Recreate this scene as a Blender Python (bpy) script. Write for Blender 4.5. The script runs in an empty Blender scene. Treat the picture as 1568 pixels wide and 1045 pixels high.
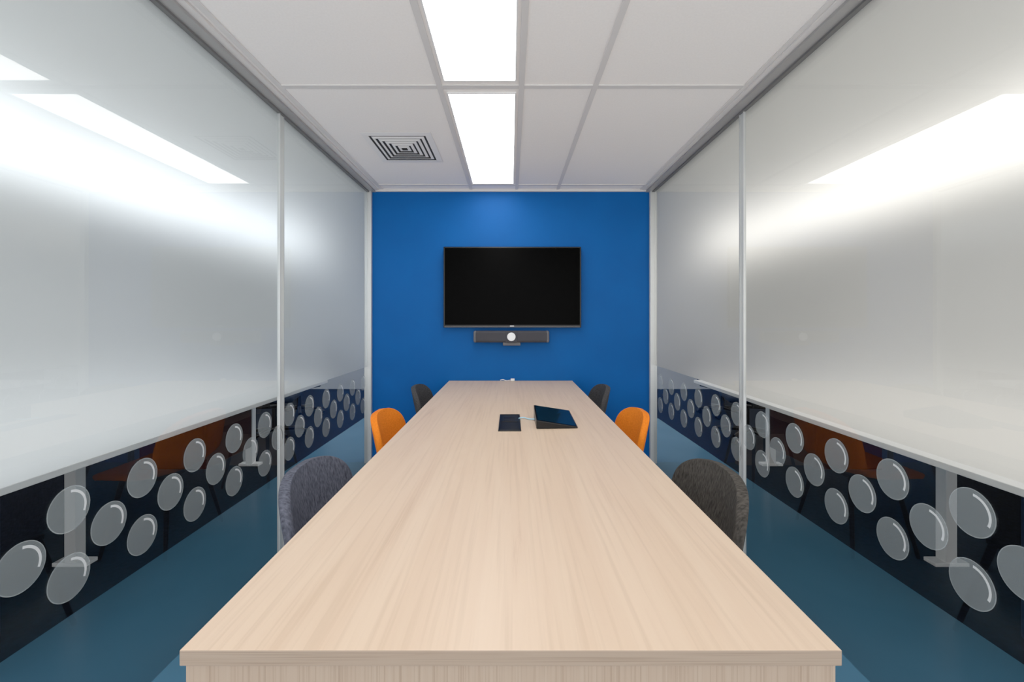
import bpy, math, random
from mathutils import Vector
random.seed(3)
S=bpy.context.scene
D=bpy.data
F=570.0
H=1.313; YW=3.415; XW=1.30; CH=2.5
# ---------------------------------------------------------------- materials
def mat(name,col,rough=0.5,metal=0,coat=0,spec=0.5):
    m=D.materials.new(name); m.use_nodes=True
    b=m.node_tree.nodes['Principled BSDF']
    b.inputs['Base Color'].default_value=col
    b.inputs['Roughness'].default_value=rough
    b.inputs['Metallic'].default_value=metal
    b.inputs['Coat Weight'].default_value=coat
    b.inputs['Specular IOR Level'].default_value=spec
    return m
def noisy(m,c1,c2,scale=(50,50,50),detail=4,bump=0.0,bdist=0.002,lo=0.35,hi=0.65,coord='Object'):
    nt=m.node_tree; N=nt.nodes; L=nt.links; b=N['Principled BSDF']
    tc=N.new('ShaderNodeTexCoord'); mp=N.new('ShaderNodeMapping'); mp.inputs['Scale'].default_value=scale
    nz=N.new('ShaderNodeTexNoise'); nz.inputs['Scale'].default_value=1; nz.inputs['Detail'].default_value=detail
    cr=N.new('ShaderNodeValToRGB'); cr.color_ramp.elements[0].color=c1; cr.color_ramp.elements[1].color=c2
    cr.color_ramp.elements[0].position=lo; cr.color_ramp.elements[1].position=hi
    L.new(tc.outputs[coord],mp.inputs[0]); L.new(mp.outputs[0],nz.inputs[0]); L.new(nz.outputs[0],cr.inputs[0]); L.new(cr.outputs[0],b.inputs['Base Color'])
    if bump:
        bp=N.new('ShaderNodeBump'); bp.inputs['Strength'].default_value=bump; bp.inputs['Distance'].default_value=bdist
        L.new(nz.outputs[0],bp.inputs['Height']); L.new(bp.outputs[0],b.inputs['Normal'])
    return m
M_ceil=noisy(mat('ceiling_tile',(0.8,0.78,0.76,1),0.9),(0.88,0.85,0.83,1),(0.91,0.88,0.86,1),(120,120,120),3)
M_tbar=mat('ceiling_grid',(0.66,0.64,0.63,1),0.5)
M_alu=mat('aluminium',(0.58,0.60,0.60,1),0.35,0.4)
M_seal=mat('joint_silicone',(0.50,0.53,0.53,1),0.35)
M_rail=mat('rail_grey',(0.34,0.335,0.33,1),0.45,0.2)
M_raild=mat('rail_dark',(0.12,0.12,0.12,1),0.5)
M_blue=noisy(mat('blue_paint',(0,0.1,0.35,1),0.55,spec=0.1),(0.0,0.072,0.31,1),(0.0,0.079,0.335,1),(3,3,3),2)
M_floor=noisy(mat('teal_floor',(0.05,0.17,0.26,1),0.2),(0.048,0.152,0.25,1),(0.056,0.17,0.275,1),(1.5,1.5,1.5),3)
M_carpet=noisy(mat('dark_carpet',(0.01,0.012,0.02,1),0.95,spec=0.1),(0.002,0.004,0.008,1),(0.005,0.008,0.016,1),(40,40,40),4)
M_black=mat('black_plastic',(0.002,0.002,0.0025,1),0.3,spec=0.25)
M_screen=mat('screen_glass',(0.0001,0.0001,0.0001,1),0.3,spec=0.02)
M_silver=mat('silver_logo',(0.6,0.6,0.6,1),0.3,0.8)
M_barfab=noisy(mat('speaker_cloth',(0.1,0.1,0.11,1),0.8,spec=0.2),(0.025,0.025,0.032,1),(0.05,0.05,0.06,1),(400,400,400),2,bump=0.3)
M_grey=mat('grey_plastic',(0.09,0.09,0.10,1),0.4,spec=0.3)
M_wplast=mat('white_plastic',(0.8,0.8,0.8,1),0.35)
M_lens=mat('lens_white',(0.8,0.82,0.85,1),0.2)
M_tap=mat('touch_glass',(0.002,0.010,0.022,1),0.08,spec=0.45)
M_cable=mat('blue_cable',(0.35,0.6,0.75,1),0.5)
M_desk=mat('desk_white',(0.8,0.8,0.79,1),0.4)
M_red=mat('red_fabric',(0.03,0.004,0.003,1),0.7,spec=0.2)
M_navyf=mat('navy_fabric',(0.003,0.012,0.035,1),0.8,spec=0.2)
M_dark=mat('vent_painted_shade',(0.02,0.02,0.02,1),0.8)
def emit(name,col,s):
    m=D.materials.new(name); m.use_nodes=True; nt=m.node_tree; nt.nodes.clear()
    e=nt.nodes.new('ShaderNodeEmission'); e.inputs[0].default_value=col; e.inputs[1].default_value=s
    o=nt.nodes.new('ShaderNodeOutputMaterial'); nt.links.new(e.outputs[0],o.inputs[0]); return m
M_light=emit('light_diffuser',(1,0.985,0.96,1),6.0)
M_lightL=emit('office_light_left',(0.93,0.97,1,1),4.6)
M_lightR=emit('office_light_right',(1,0.97,0.92,1),4.2)
# wood
def wood(name,axis_scale,dark=1.0,con=0.45):
    m=mat(name,(0.6,0.45,0.35,1),0.38); nt=m.node_tree; N=nt.nodes; L=nt.links; b=N['Principled BSDF']
    tc=N.new('ShaderNodeTexCoord')
    mp=N.new('ShaderNodeMapping'); mp.inputs['Scale'].default_value=axis_scale
    n1=N.new('ShaderNodeTexNoise'); n1.inputs['Scale'].default_value=1; n1.inputs['Detail'].default_value=7; n1.inputs['Roughness'].default_value=0.65; n1.inputs['Distortion'].default_value=1.1
    mp2=N.new('ShaderNodeMapping'); mp2.inputs['Scale'].default_value=[s*7 if s>5 else s*2.5 for s in axis_scale]
    n2=N.new('ShaderNodeTexNoise'); n2.inputs['Scale'].default_value=1; n2.inputs['Detail'].default_value=3
    c1=N.new('ShaderNodeValToRGB'); e=c1.color_ramp.elements
    e[0].position=0.24; e[0].color=(0.50*dark,0.335*dark,0.225*dark,1)
    e[1].position=0.64; e[1].color=(0.675*dark,0.505*dark,0.365*dark,1)
    x=c1.color_ramp.elements.new(0.37); x.color=(0.635*dark,0.46*dark,0.325*dark,1)
    c2=N.new('ShaderNodeValToRGB'); c2.color_ramp.elements[0].position=0.3; c2.color_ramp.elements[0].color=(0.78,0.74,0.70,1)
    c2.color_ramp.elements[1].position=0.5; c2.color_ramp.elements[1].color=(1,1,1,1)
    mx=N.new('ShaderNodeMix'); mx.data_type='RGBA'; mx.blend_type='MULTIPLY'; mx.inputs[0].default_value=con
    for a,bb in ((mp,n1),(mp2,n2)):
        L.new(tc.outputs['Object'],a.inputs[0]); L.new(a.outputs[0],bb.inputs[0])
    L.new(n1.outputs[0],c1.inputs[0]); L.new(n2.outputs[0],c2.inputs[0])
    L.new(c1.outputs[0],mx.inputs[6]); L.new(c2.outputs[0],mx.inputs[7]); L.new(mx.outputs[2],b.inputs['Base Color'])
    return m
M_wood=wood('table_oak_laminate',(11,0.8,11),1.0,0.45)
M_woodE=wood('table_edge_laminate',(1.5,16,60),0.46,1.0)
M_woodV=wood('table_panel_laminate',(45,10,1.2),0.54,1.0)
def fabric(name,c1,c2,sc=(160,60,160)):
    return noisy(mat(name,c1,0.9,spec=0.15),c1,c2,sc,4,bump=0.4,bdist=0.0015,lo=0.3,hi=0.7)
M_fgrey=fabric('fabric_bluegrey',(0.030,0.033,0.048,1),(0.105,0.112,0.15,1),(70,190,50))
M_fbrown=fabric('fabric_charcoal',(0.019,0.017,0.015,1),(0.068,0.060,0.052,1),(70,190,50))
M_forange=fabric('fabric_orange',(0.75,0.15,0.006,1),(0.9,0.205,0.012,1))
M_fdark=fabric('fabric_darkgrey',(0.024,0.024,0.026,1),(0.06,0.058,0.06,1))
# glass
def glassmat(name,ior):
    m=D.materials.new(name); m.use_nodes=True; nt=m.node_tree; nt.nodes.clear(); N=nt.nodes;L=nt.links
    t=N.new('ShaderNodeBsdfTransparent'); t.inputs[0].default_value=(0.95,0.97,0.97,1)
    g=N.new('ShaderNodeBsdfGlossy'); g.inputs['Roughness'].default_value=0.0
    fr=N.new('ShaderNodeFresnel'); fr.inputs[0].default_value=ior
    mx=N.new('ShaderNodeMixShader'); o=N.new('ShaderNodeOutputMaterial')
    L.new(fr.outputs[0],mx.inputs[0]); L.new(t.outputs[0],mx.inputs[1]); L.new(g.outputs[0],mx.inputs[2]); L.new(mx.outputs[0],o.inputs[0]); return m
M_glass=glassmat('clear_glass',1.7)
def frost(name,tint):
    m=D.materials.new(name); m.use_nodes=True; nt=m.node_tree; nt.nodes.clear(); N=nt.nodes;L=nt.links
    tr=N.new('ShaderNodeBsdfTranslucent'); tr.inputs[0].default_value=tint
    df=N.new('ShaderNodeBsdfDiffuse'); df.inputs[0].default_value=tint
    rf=N.new('ShaderNodeBsdfRefraction'); rf.inputs['Color'].default_value=tint; rf.inputs['Roughness'].default_value=0.85; rf.inputs['IOR'].default_value=1.16
    m1=N.new('ShaderNodeMixShader'); m1.inputs[0].default_value=0.5
    m2=N.new('ShaderNodeMixShader'); m2.inputs[0].default_value=0.60
    o=N.new('ShaderNodeOutputMaterial')
    L.new(tr.outputs[0],m1.inputs[1]); L.new(df.outputs[0],m1.inputs[2])
    L.new(m1.outputs[0],m2.inputs[1]); L.new(rf.outputs[0],m2.inputs[2]); L.new(m2.outputs[0],o.inputs[0]); return m
M_frostL=frost('frosted_film_cool_light_tint',(0.90,0.93,0.945,1))  # cooler light of the left side is put into this film tint
M_frostR=frost('frosted_film_warm_light_tint',(0.95,0.93,0.895,1))  # same film, tinted to carry the warmer light on the right
def decal(name,col,alpha):
    m=D.materials.new(name); m.use_nodes=True; nt=m.node_tree; nt.nodes.clear(); N=nt.nodes;L=nt.links
    t=N.new('ShaderNodeBsdfTransparent'); d=N.new('ShaderNodeBsdfDiffuse'); d.inputs[0].default_value=col
    mx=N.new('ShaderNodeMixShader'); mx.inputs[0].default_value=alpha; o=N.new('ShaderNodeOutputMaterial')
    L.new(t.outputs[0],mx.inputs[1]); L.new(d.outputs[0],mx.inputs[2]); L.new(mx.outputs[0],o.inputs[0]); return m
M_disc=decal('frosted_disc',(0.42,0.48,0.50,1),0.29)
M_rim=decal('frosted_rim',(0.6,0.66,0.68,1),0.30)
M_arc=decal('frosted_arc',(0.85,0.87,0.88,1),0.65)
# ---------------------------------------------------------------- helpers
def mesh(name,vs,fs,m=None,parent=None,smooth=False):
    me=D.meshes.new(name); me.from_pydata([tuple(v) for v in vs],[],fs); me.update()
    o=D.objects.new(name,me); S.collection.objects.link(o)
    if m: me.materials.append(m)
    if smooth:
        for p in me.polygons: p.use_smooth=True
    if parent: o.parent=parent
    return o
def box(name,x0,x1,y0,y1,z0,z1,m,parent=None,bev=0):
    vs=[(x0,y0,z0),(x1,y0,z0),(x1,y1,z0),(x0,y1,z0),(x0,y0,z1),(x1,y0,z1),(x1,y1,z1),(x0,y1,z1)]
    fs=[(0,3,2,1),(4,5,6,7),(0,1,5,4),(1,2,6,5),(2,3,7,6),(3,0,4,7)]
    o=mesh(name,vs,fs,m,parent)
    if bev:
        b=o.modifiers.new('b','BEVEL'); b.width=bev; b.segments=3; b.limit_method='ANGLE'
    return o
def empty(name,loc=(0,0,0),rz=0):
    e=D.objects.new(name,None); e.location=loc; e.rotation_euler=(0,0,rz); S.collection.objects.link(e); return e
def tube(name,p0,p1,r0,r1,m,parent=None,n=16):
    p0=Vector(p0);p1=Vector(p1); d=(p1-p0).normalized(); a=d.orthogonal().normalized(); b=d.cross(a)
    vs=[];fs=[]
    for p,r in((p0,r0),(p1,r1)):
        for i in range(n):
            t=2*math.pi*i/n; vs.append(p+a*math.cos(t)*r+b*math.sin(t)*r)
    for i in range(n): fs.append((i,(i+1)%n,n+(i+1)%n,n+i))
    fs.append(tuple(range(n-1,-1,-1))); fs.append(tuple(range(n,2*n)))
    o=mesh(name,vs,fs,m,parent,True)
    e=o.modifiers.new('e','EDGE_SPLIT'); e.split_angle=1.0
    return o
def curve(name,pts,r,m,parent=None):
    c=D.curves.new(name,'CURVE'); c.dimensions='3D'; c.bevel_depth=r; c.bevel_resolution=3
    s=c.splines.new('BEZIER'); s.bezier_points.add(len(pts)-1)
    for bp,p in zip(s.bezier_points,pts):
        bp.co=p; bp.handle_left_type=bp.handle_right_type='AUTO'
    c.materials.append(m); o=D.objects.new(name,c); S.collection.objects.link(o)
    if parent:o.parent=parent
    return o
# ---------------------------------------------------------------- shell
YF=-0.75
YO=7.0
box('floor',-1.95,1.95,YF,YO,-0.05,0,M_floor)
box('floor_carpet',-6.5,-1.95,YF,YO,-0.05,0,M_carpet)
box('floor_carpet.001',1.95,6.5,YF,YO,-0.05,0,M_carpet)
box('wall_back',-1.33,1.33,YW,YW+0.1,0,2.6,M_blue)
M_far=noisy(mat('office_wall_paint',(0.3,0.33,0.36,1),0.8),(0.30,0.33,0.36,1),(0.38,0.41,0.44,1),(0.6,0.6,0.6),2)
M_sidewall=mat('office_side_paint',(0.78,0.78,0.77,1),0.8)
box('wall_office_far',-6.5,6.5,YO,YO+0.1,0,2.6,M_far)
box('wall_office_left',-6.6,-6.5,YF,YO,0,2.6,M_sidewall)
box('wall_office_right',6.5,6.6,YF,YO,0,2.6,M_sidewall)
cl=empty('ceiling')
box('slab',-XW-0.05,XW+0.05,YF,YW,CH,CH+0.05,M_ceil,cl)
M_oc=mat('office_ceiling',(0.6,0.6,0.58,1),0.9)
box('slab_office_left',-6.5,-XW-0.05,YF,YO,CH+0.0,CH+0.05,M_oc,cl)
box('slab_office_right',XW+0.05,6.5,YF,YO,CH+0.0,CH+0.05,M_oc,cl)
# grid
g=empty('trim_1')
def tbx(x,y0,y1):
    box('tee',x-0.014,x+0.014,y0,y1,CH-0.006,CH+0.001,M_tbar,g,0.0015)
def tby(y,x0,x1):
    box('tee',x0,x1,y-0.014,y+0.014,CH-0.005,CH+0.001,M_tbar,g,0.0015)
for x in (-0.362,0.055,0.43): tbx(x,YF,YW)
for x in (-1.175,1.195): tbx(x,YF,YW)
for y in (3.285,1.897,0.62,-0.68): tby(y,-1.18,1.2)
box('wall_angle',-1.25,1.25,YW-0.02,YW,CH-0.02,CH,M_tbar,g)
# ceiling lights
def lightpanel(y0,y1,n):
    e=empty('ceiling_light_panel')
    x0,x1=-0.328,0.022
    box('diffuser',x0,x1,y0,y1,CH-0.004,CH-0.001,M_light,e)
    w=0.006
    for a in ((x0-w,x0,y0-w,y1+w),(x1,x1+w,y0-w,y1+w),(x0,x1,y0-w,y0),(x0,x1,y1,y1+w)):
        box('frame',*a,CH-0.008,CH-0.0005,M_wplast,e)
for i,(a,b) in enumerate(((1.95,3.24),(0.66,1.84),(-0.6,0.58))): lightpanel(a,b,i)
# vent : square four-way diffuser, flat frame and concentric blades over a flat sheet painted dark for the shade inside
v=empty('air_vent_diffuser')
cx,cy=-0.735,2.585
def ring(name,a0,z0,a1,z1,m,par):
    vs=[(cx+sx*a0,cy+sy*a0,z0) for sx,sy in((-1,-1),(1,-1),(1,1),(-1,1))]+[(cx+sx*a1,cy+sy*a1,z1) for sx,sy in((-1,-1),(1,-1),(1,1),(-1,1))]
    o=mesh(name,vs,[(i,(i+1)%4,4+(i+1)%4,4+i) for i in range(4)],m,par)
    s=o.modifiers.new('s','SOLIDIFY'); s.thickness=0.0015; s.offset=0
M_vent=mat('vent_white',(0.84,0.83,0.82,1),0.45)
ring('outer_frame',0.225,CH-0.003,0.185,CH-0.005,M_vent,v)
mesh('duct_painted_shade',[(cx-.19,cy-.19,CH-0.0012),(cx+.19,cy-.19,CH-0.0012),(cx+.19,cy+.19,CH-0.0012),(cx-.19,cy+.19,CH-0.0012)],[(3,2,1,0)],M_dark,v)
a=0.170
for i in range(5):
    ring('louver_%d'%i,a,CH-0.003,a-0.018,CH-0.007,M_vent,v); a-=0.033
# ---------------------------------------------------------------- glass side walls
def side(sgn,name,frostm,joints,hb,z0c):
    e=empty(name)
    def bx(n,xa,xb,*r):
        x0,x1=sorted((sgn*xa,sgn*xb)); return box(n,x0,x1,*r)
    def plane(n,x,y0,y1,za,zb,m):
        x*=sgn
        vs=[(x,y0,za),(x,y1,za),(x,y1,zb),(x,y0,zb)]
        f=[(0,1,2,3)] if sgn<0 else [(3,2,1,0)]
        return mesh(n,vs,f,m,e)
    plane('glass_pane',XW,YF,YW,0.0,2.476,M_glass)
    plane('frosted_film',XW+0.006,YF,YW,hb,2.476,frostm)
    bx('top_rail',1.235,1.37,YF,YW,2.476,2.5,M_rail,e,0.002)
    bx('top_rail_lip',1.205,1.238,YF,YW,2.488,2.5,M_tbar,e,0.002)
    bx('top_gasket',1.285,1.32,YF,YW,2.466,2.477,M_raild,e)
    bx('corner_post',1.268,1.33,YW-0.035,YW-0.001,0,2.49,M_alu,e,0.004)
    for j in joints:
        bx('joint_strip',1.292,1.308,j-0.020,j-0.015,0.0,2.47,M_alu,e)
        bx('joint_seal',1.297,1.304,j-0.0151,j+0.0151,0.0,2.47,M_seal,e)
        bx('joint_strip',1.292,1.308,j+0.015,j+0.020,0.0,2.47,M_alu,e)
    # dots
    vs=[];fs=[];mi=[]
    x=sgn*(XW-0.002); xa=sgn*(XW-0.003); R=0.067; RY=0.054
    dirn = 1 if sgn<0 else -1
    def disc(y,h):
        b=len(vs); n=36
        for i in range(n):
            t=2*math.pi*i/n; vs.append((x,y+RY*math.cos(t),h+R*math.sin(t)))
        fs.append(tuple(range(b,b+n))); mi.append(0)
        def arc(r0,r1,t0,t1,n,k):
            b=len(vs)
            for i in range(n+1):
                t=math.radians(t0+(t1-t0)*i/n)
                for r in (r0,r1): vs.append((xa,y+dirn*r*RY*math.cos(t),h+r*R*math.sin(t)))
            for i in range(n): fs.append((b+2*i,b+2*i+1,b+2*i+3,b+2*i+2)); mi.append(k)
        arc(0.965,1,0,360,36,2)
        arc(0.71,0.82,-25,85,12,1)
    k=-24
    while True:
        y=z0c+0.109*k
        if y>YW-0.1: break
        if y>YF+0.1:
            if k%2==0:
                disc(y,hb-0.126); disc(y,hb-0.327)
            else: disc(y,hb-0.226)
        k+=1
    o=mesh('frosted_dot_pattern',vs,fs,None,e)
    for m in (M_disc,M_arc,M_rim): o.data.materials.append(m)
    for p,i in zip(o.data.polygons,mi): p.material_index=i
    return e
side(-1,'wall_left',M_frostL,[2.105,0.65],0.88,1.0945)
side(1,'wall_right',M_frostR,[2.087,0.65],0.895,1.048)
# ---------------------------------------------------------------- table
T=empty('conference_table')
TH=0.75
top=box('table_top',-0.563,0.563,0.632,3.405,TH-0.0265,TH,M_wood,T,0.0015)
top.data.materials.append(M_woodE)
for p in top.data.polygons:
    if abs(p.normal.z)<0.5: p.material_index=1
box('end_panel_near',-0.557,0.557,0.638,0.69,0,TH-0.027,M_woodV,T,0.001)
box('end_panel_far',-0.557,0.557,3.34,3.39,0,TH-0.027,M_woodV,T,0.001)
box('modesty_beam',-0.03,0.03,0.69,3.34,0.45,TH-0.027,M_woodV,T,0.001)
# cable box in table
cb=empty('table_cable_box')
x0,x1,y0,y1=-0.063,0.053,1.866,2.19
box('tray',x0,x1,y0,y1,TH-0.0,TH+0.001,M_black,cb)
for a in ((x0,x0+.006,y0,y1),(x1-.006,x1,y0,y1),(x0,x1,y0,y0+.008),(x0,x1,y1-.008,y1)):
    box('rim',*a,TH,TH+0.004,M_black,cb,0.001)
box('flap',x0+.008,x1-.008,y0+.012,y0+.15,TH+.001,TH+0.004,M_black,cb,0.001)
box('socket_strip',x0+.012,x1-.012,y0+.17,y1-.03,TH+.001,TH+0.0035,M_black,cb,0.001)
for i in range(3):
    box('socket_%d'%i,x0+.025,x1-.03,y0+.185+i*.035,y0+.205+i*.035,TH+.003,TH+0.0045,M_black,cb)
# touch controller wedge
tp=empty('touch_screen_controller')
NL=(0.131,1.905);NR=(0.346,1.915);FR=(0.338,2.145);FL=(0.131,2.12)
hs=[0.045,0.008,0.038,0.075]
P=[NL,NR,FR,FL]
vs=[(p[0],p[1],TH+0.001) for p in P]+[(p[0],p[1],TH+h) for p,h in zip(P,hs)]
o=mesh('body',vs,[(0,3,2,1),(4,5,6,7),(0,1,5,4),(1,2,6,5),(2,3,7,6),(3,0,4,7)],M_black,tp)
b=o.modifiers.new('b','BEVEL'); b.width=0.003; b.segments=2
c=Vector((sum(v[0] for v in vs[4:])/4,sum(v[1] for v in vs[4:])/4,sum(v[2] for v in vs[4:])/4))
sv=[c+(Vector(v)-c)*0.93+Vector((0,0,0.0012)) for v in vs[4:]]
mesh('screen',sv,[(0,1,2,3)],M_tap,tp)
curve('cable',[(0.045,2.09,TH+.006),(0.07,2.10,TH+.008),(0.10,2.085,TH+.004),(0.132,2.06,TH+.01)],0.0035,M_cable,tp)
# plug at far end of table
pl=empty('power_plug')
box('plug_body',-0.0,0.035,3.375,3.403,TH+.001,TH+0.022,M_wplast,pl,0.003)
curve('cord',[(0.0,3.39,TH+.008),(-0.04,3.38,TH+.005),(-0.07,3.39,TH+.012),(-0.095,3.40,TH+.006)],0.003,M_wplast,pl)
# ---------------------------------------------------------------- TV
tv=empty('television')
yt=3.345; s=F/yt
def X(px): return (px-782)/s
def Z(py): return H-(py-489)/s
x0,x1,z0,z1=X(679),X(890),Z(502),Z(378)
box('cabinet',x0,x1,yt,yt+0.035,z0,z1,M_black,tv,0.004)
box('screen',x0+.012,x1-.012,yt-0.001,yt+.001,z0+.024,z1-.012,M_screen,tv)
box('chin_strip',x0+.01,x1-.01,yt-.003,yt,z0+.003,z0+.010,M_grey,tv,0.001)
box('logo',X(781),X(787),yt-.0035,yt-.0005,z0+.011,z0+.017,M_silver,tv)
box('wall_mount',-.2,.2,yt+.03,YW-.0005,z0+.2,z1-.2,M_black,tv)
# soundbar
sb=empty('video_conference_bar')
yb=3.31; s=F/yb
x0,x1,z0,z1=X(725),X(841),Z(525),Z(507)
box('bar_body',x0,x1,yb,yb+0.075,z0,z1,M_barfab,sb,0.02)
box('end_cap_a',x0-.002,x0+.03,yb-.001,yb+.076,z0-.001,z1+.001,M_grey,sb,0.018)
box('end_cap_b',x1-.03,x1+.002,yb-.001,yb+.076,z0-.001,z1+.001,M_grey,sb,0.018)
box('camera_housing',X(774),X(792),yb-.006,yb+.01,z0,z1,M_barfab,sb,0.004)
tube('lens_ring',(X(783),yb-.014,(z0+z1)/2),(X(783),yb-.004,(z0+z1)/2),.036,.038,M_lens,sb,32)
box('foot',X(770),X(797),yb+.01,YW-.0005,z0-.028,z0+.002,M_grey,sb,0.006)
box('bracket',-.1,.1,yb+.07,YW-.0005,z0+.01,z1-.01,M_black,sb)
# ---------------------------------------------------------------- chairs
def interp(pts,t):
    n=len(pts)-1; f=t*n; i=min(int(f),n-1); u=f-i
    p0=pts[max(i-1,0)];p1=pts[i];p2=pts[i+1];p3=pts[min(i+2,n)]
    return [0.5*((2*b)+(-a+c)*u+(2*a-5*b+4*c-d)*u*u+(-a+3*b-3*c+d)*u**3) for a,b,c,d in zip(p0,p1,p2,p3)]
def chair(loc,rz,fab,ht=0.765):
    e=empty('upholstered_chair',loc,rz)
    pr=[(0.44,0.425,0.20,0,0.0),(0.415,0.452,0.215,0,0.002),(0.30,0.452,0.228,0,0.008),(0.17,0.443,0.232,0.0,0.02),
        (0.085,0.450,0.232,0.02,0.035),(0.035,0.50,0.232,0.05,0.03),(0.012,0.58,0.232,0.065,0.01),(-0.005,0.65,0.230,0.070,0),
        (-0.018,ht-0.05,0.228,0.070,0),(-0.028,ht,0.228,0.070,0)]
    nu,nv=18,44; vs=[];fs=[]
    for j in range(nv+1):
        v=j/nv
        if v>0.72:
            k=(v-0.72)/0.28; v=0.72+0.28*math.sin(k*math.pi/2)
        x,z,w,wr,li=interp(pr,v)
        ww=w
        if v>0.72:
            k=min((v-0.72)/0.28,1); ww=w*max(0.28,(1-(k*0.995)**2.6)**0.5)
        if v<0.14:
            k=(0.14-v)/0.14; ww=w*max(0.5,(1-(0.9*k)**3)**0.5)
        for i in range(nu+1):
            u=-1+2*i/nu; y=u*ww; q=abs(y)/w
            vs.append((x+wr*q**2.2,y,z+li*q**2))
    for j in range(nv):
        for i in range(nu):
            a=j*(nu+1)+i; fs.append((a,a+1,a+nu+2,a+nu+1))
    o=mesh('seat_shell',vs,fs,fab,e,True)
    sd=o.modifiers.new('s','SOLIDIFY'); sd.thickness=0.036; sd.offset=0
    su=o.modifiers.new('u','SUBSURF'); su.levels=2; su.render_levels=2
    box('under_frame',0.09,0.36,-0.14,0.14,0.405,0.425,M_black,e,0.004)
    for n,(sx,sy) in enumerate(((0.1,-1),(0.1,1),(0.35,-1),(0.35,1))):
        fx=sx+(-0.06 if sx<0.2 else 0.05)
        tube('leg_%d'%(n+1),(fx,sy*0.20,0),(sx,sy*0.12,0.415),0.009,0.014,M_black,e)
    return e
XB=0.765
for sg,ys,ms in ((-1,(1.40,2.22,3.08),(M_fgrey,M_forange,M_fdark)),(1,(1.37,2.24,3.08),(M_fbrown,M_forange,M_fdark))):
    for y,m in zip(ys,ms):
        chair((sg*XB,y,0),0 if sg<0 else math.pi,m)
# ---------------------------------------------------------------- outside office
def desk(sg):
    e=empty('work_desk')
    def bx(n,xa,xb,*r):
        a,b=sorted((sg*xa,sg*xb)); return box(n,a,b,*r)
    bx('desk_top',1.72,2.62,0.35,3.5,0.715,0.742,M_desk,e,0.003)
    bx('desk_top_opposite',2.66,4.2,0.35,3.5,0.715,0.742,M_desk,e,0.003)
    bx('opposite_panel',4.1,4.13,0.4,3.45,0,0.71,M_desk,e,0.003)
    for y in (2.0,3.35):
        bx('desk_leg',2.31,2.37,y-.025,y+.025,0.0,0.715,M_desk,e,0.003)
        bx('desk_foot',2.25,2.43,y-.03,y+.03,0.0,0.02,M_desk,e,0.003)
    bx('cable_tray',2.5,2.62,0.6,3.3,0.6,0.68,M_black,e)
    bx('drawer_pedestal',2.05,2.5,2.5,2.95,0.30,0.68,M_red,e,0.01)
    bx('drawer_pedestal_blue',2.05,2.5,1.2,1.5,0.03,0.6,M_navyf,e,0.01)
desk(-1);desk(1)
def ochair(loc,rz,m):
    e=empty('task_chair',loc,rz)
    box('seat',-0.23,0.23,-0.23,0.23,0.42,0.49,m,e,0.03)
    box('backrest',-0.21,0.21,-0.27,-0.235,0.56,1.0,m,e,0.02)
    box('back_spine',-0.03,0.03,-0.30,-0.265,0.40,0.8,M_black,e,0.01)
    box('seat_plate',-0.1,0.1,-0.29,0.1,0.39,0.425,M_black,e,0.01)
    tube('gas_column',(0,0,0.08),(0,0,0.4),0.028,0.025,M_black,e)
    for i in range(5):
        t=2*math.pi*i/5+.3
        tube('base_arm_%d'%i,(0,0,0.11),(0.29*math.cos(t),0.29*math.sin(t),0.075),0.025,0.018,M_black,e)
        tube('caster_%d'%i,(0.29*math.cos(t)-.02,0.29*math.sin(t),0.03),(0.29*math.cos(t)+.02,0.29*math.sin(t),0.03),0.03,0.03,M_black,e)
for x,y,r,m in ((-2.6,4.1,0.3,M_navyf),(-2.9,5.1,1.2,M_navyf),(2.6,4.1,-.3,M_navyf),(2.9,5.1,-1.3,M_navyf)):
    ochair((x,y,0),r,m)
for sg,m in((-1,M_lightL),(1,M_lightR)):
    for y in (-0.6,1.0,2.6,4.2):
        e=empty('office_ceiling_light')
        a,b=sorted((sg*3.1,sg*3.9))
        box('diffuser',a,b,y,y+1.5,CH-0.006,CH-0.001,m,e)
        box('frame_a',a-.01,a,y,y+1.5,CH-0.01,CH-0.0005,M_wplast,e); box('frame_b',b,b+.01,y,y+1.5,CH-0.01,CH-0.0005,M_wplast,e)
# world
w=D.worlds.new('world'); S.world=w; w.use_nodes=True
w.node_tree.nodes['Background'].inputs[0].default_value=(0.99,0.985,0.99,1); w.node_tree.nodes['Background'].inputs[1].default_value=1.6
S.view_settings.view_transform='Standard'; S.view_settings.look='None'
S.view_settings.exposure=0.18; S.view_settings.gamma=1.25
# camera
c=D.cameras.new('camera'); c.sensor_width=36; c.lens=F/1568*36; c.shift_x=2/1568; c.shift_y=-33.5/1568; c.clip_start=0.05
co=D.objects.new('camera',c); co.location=(0,0,H); co.rotation_euler=(math.pi/2,0,0); S.collection.objects.link(co); S.camera=co
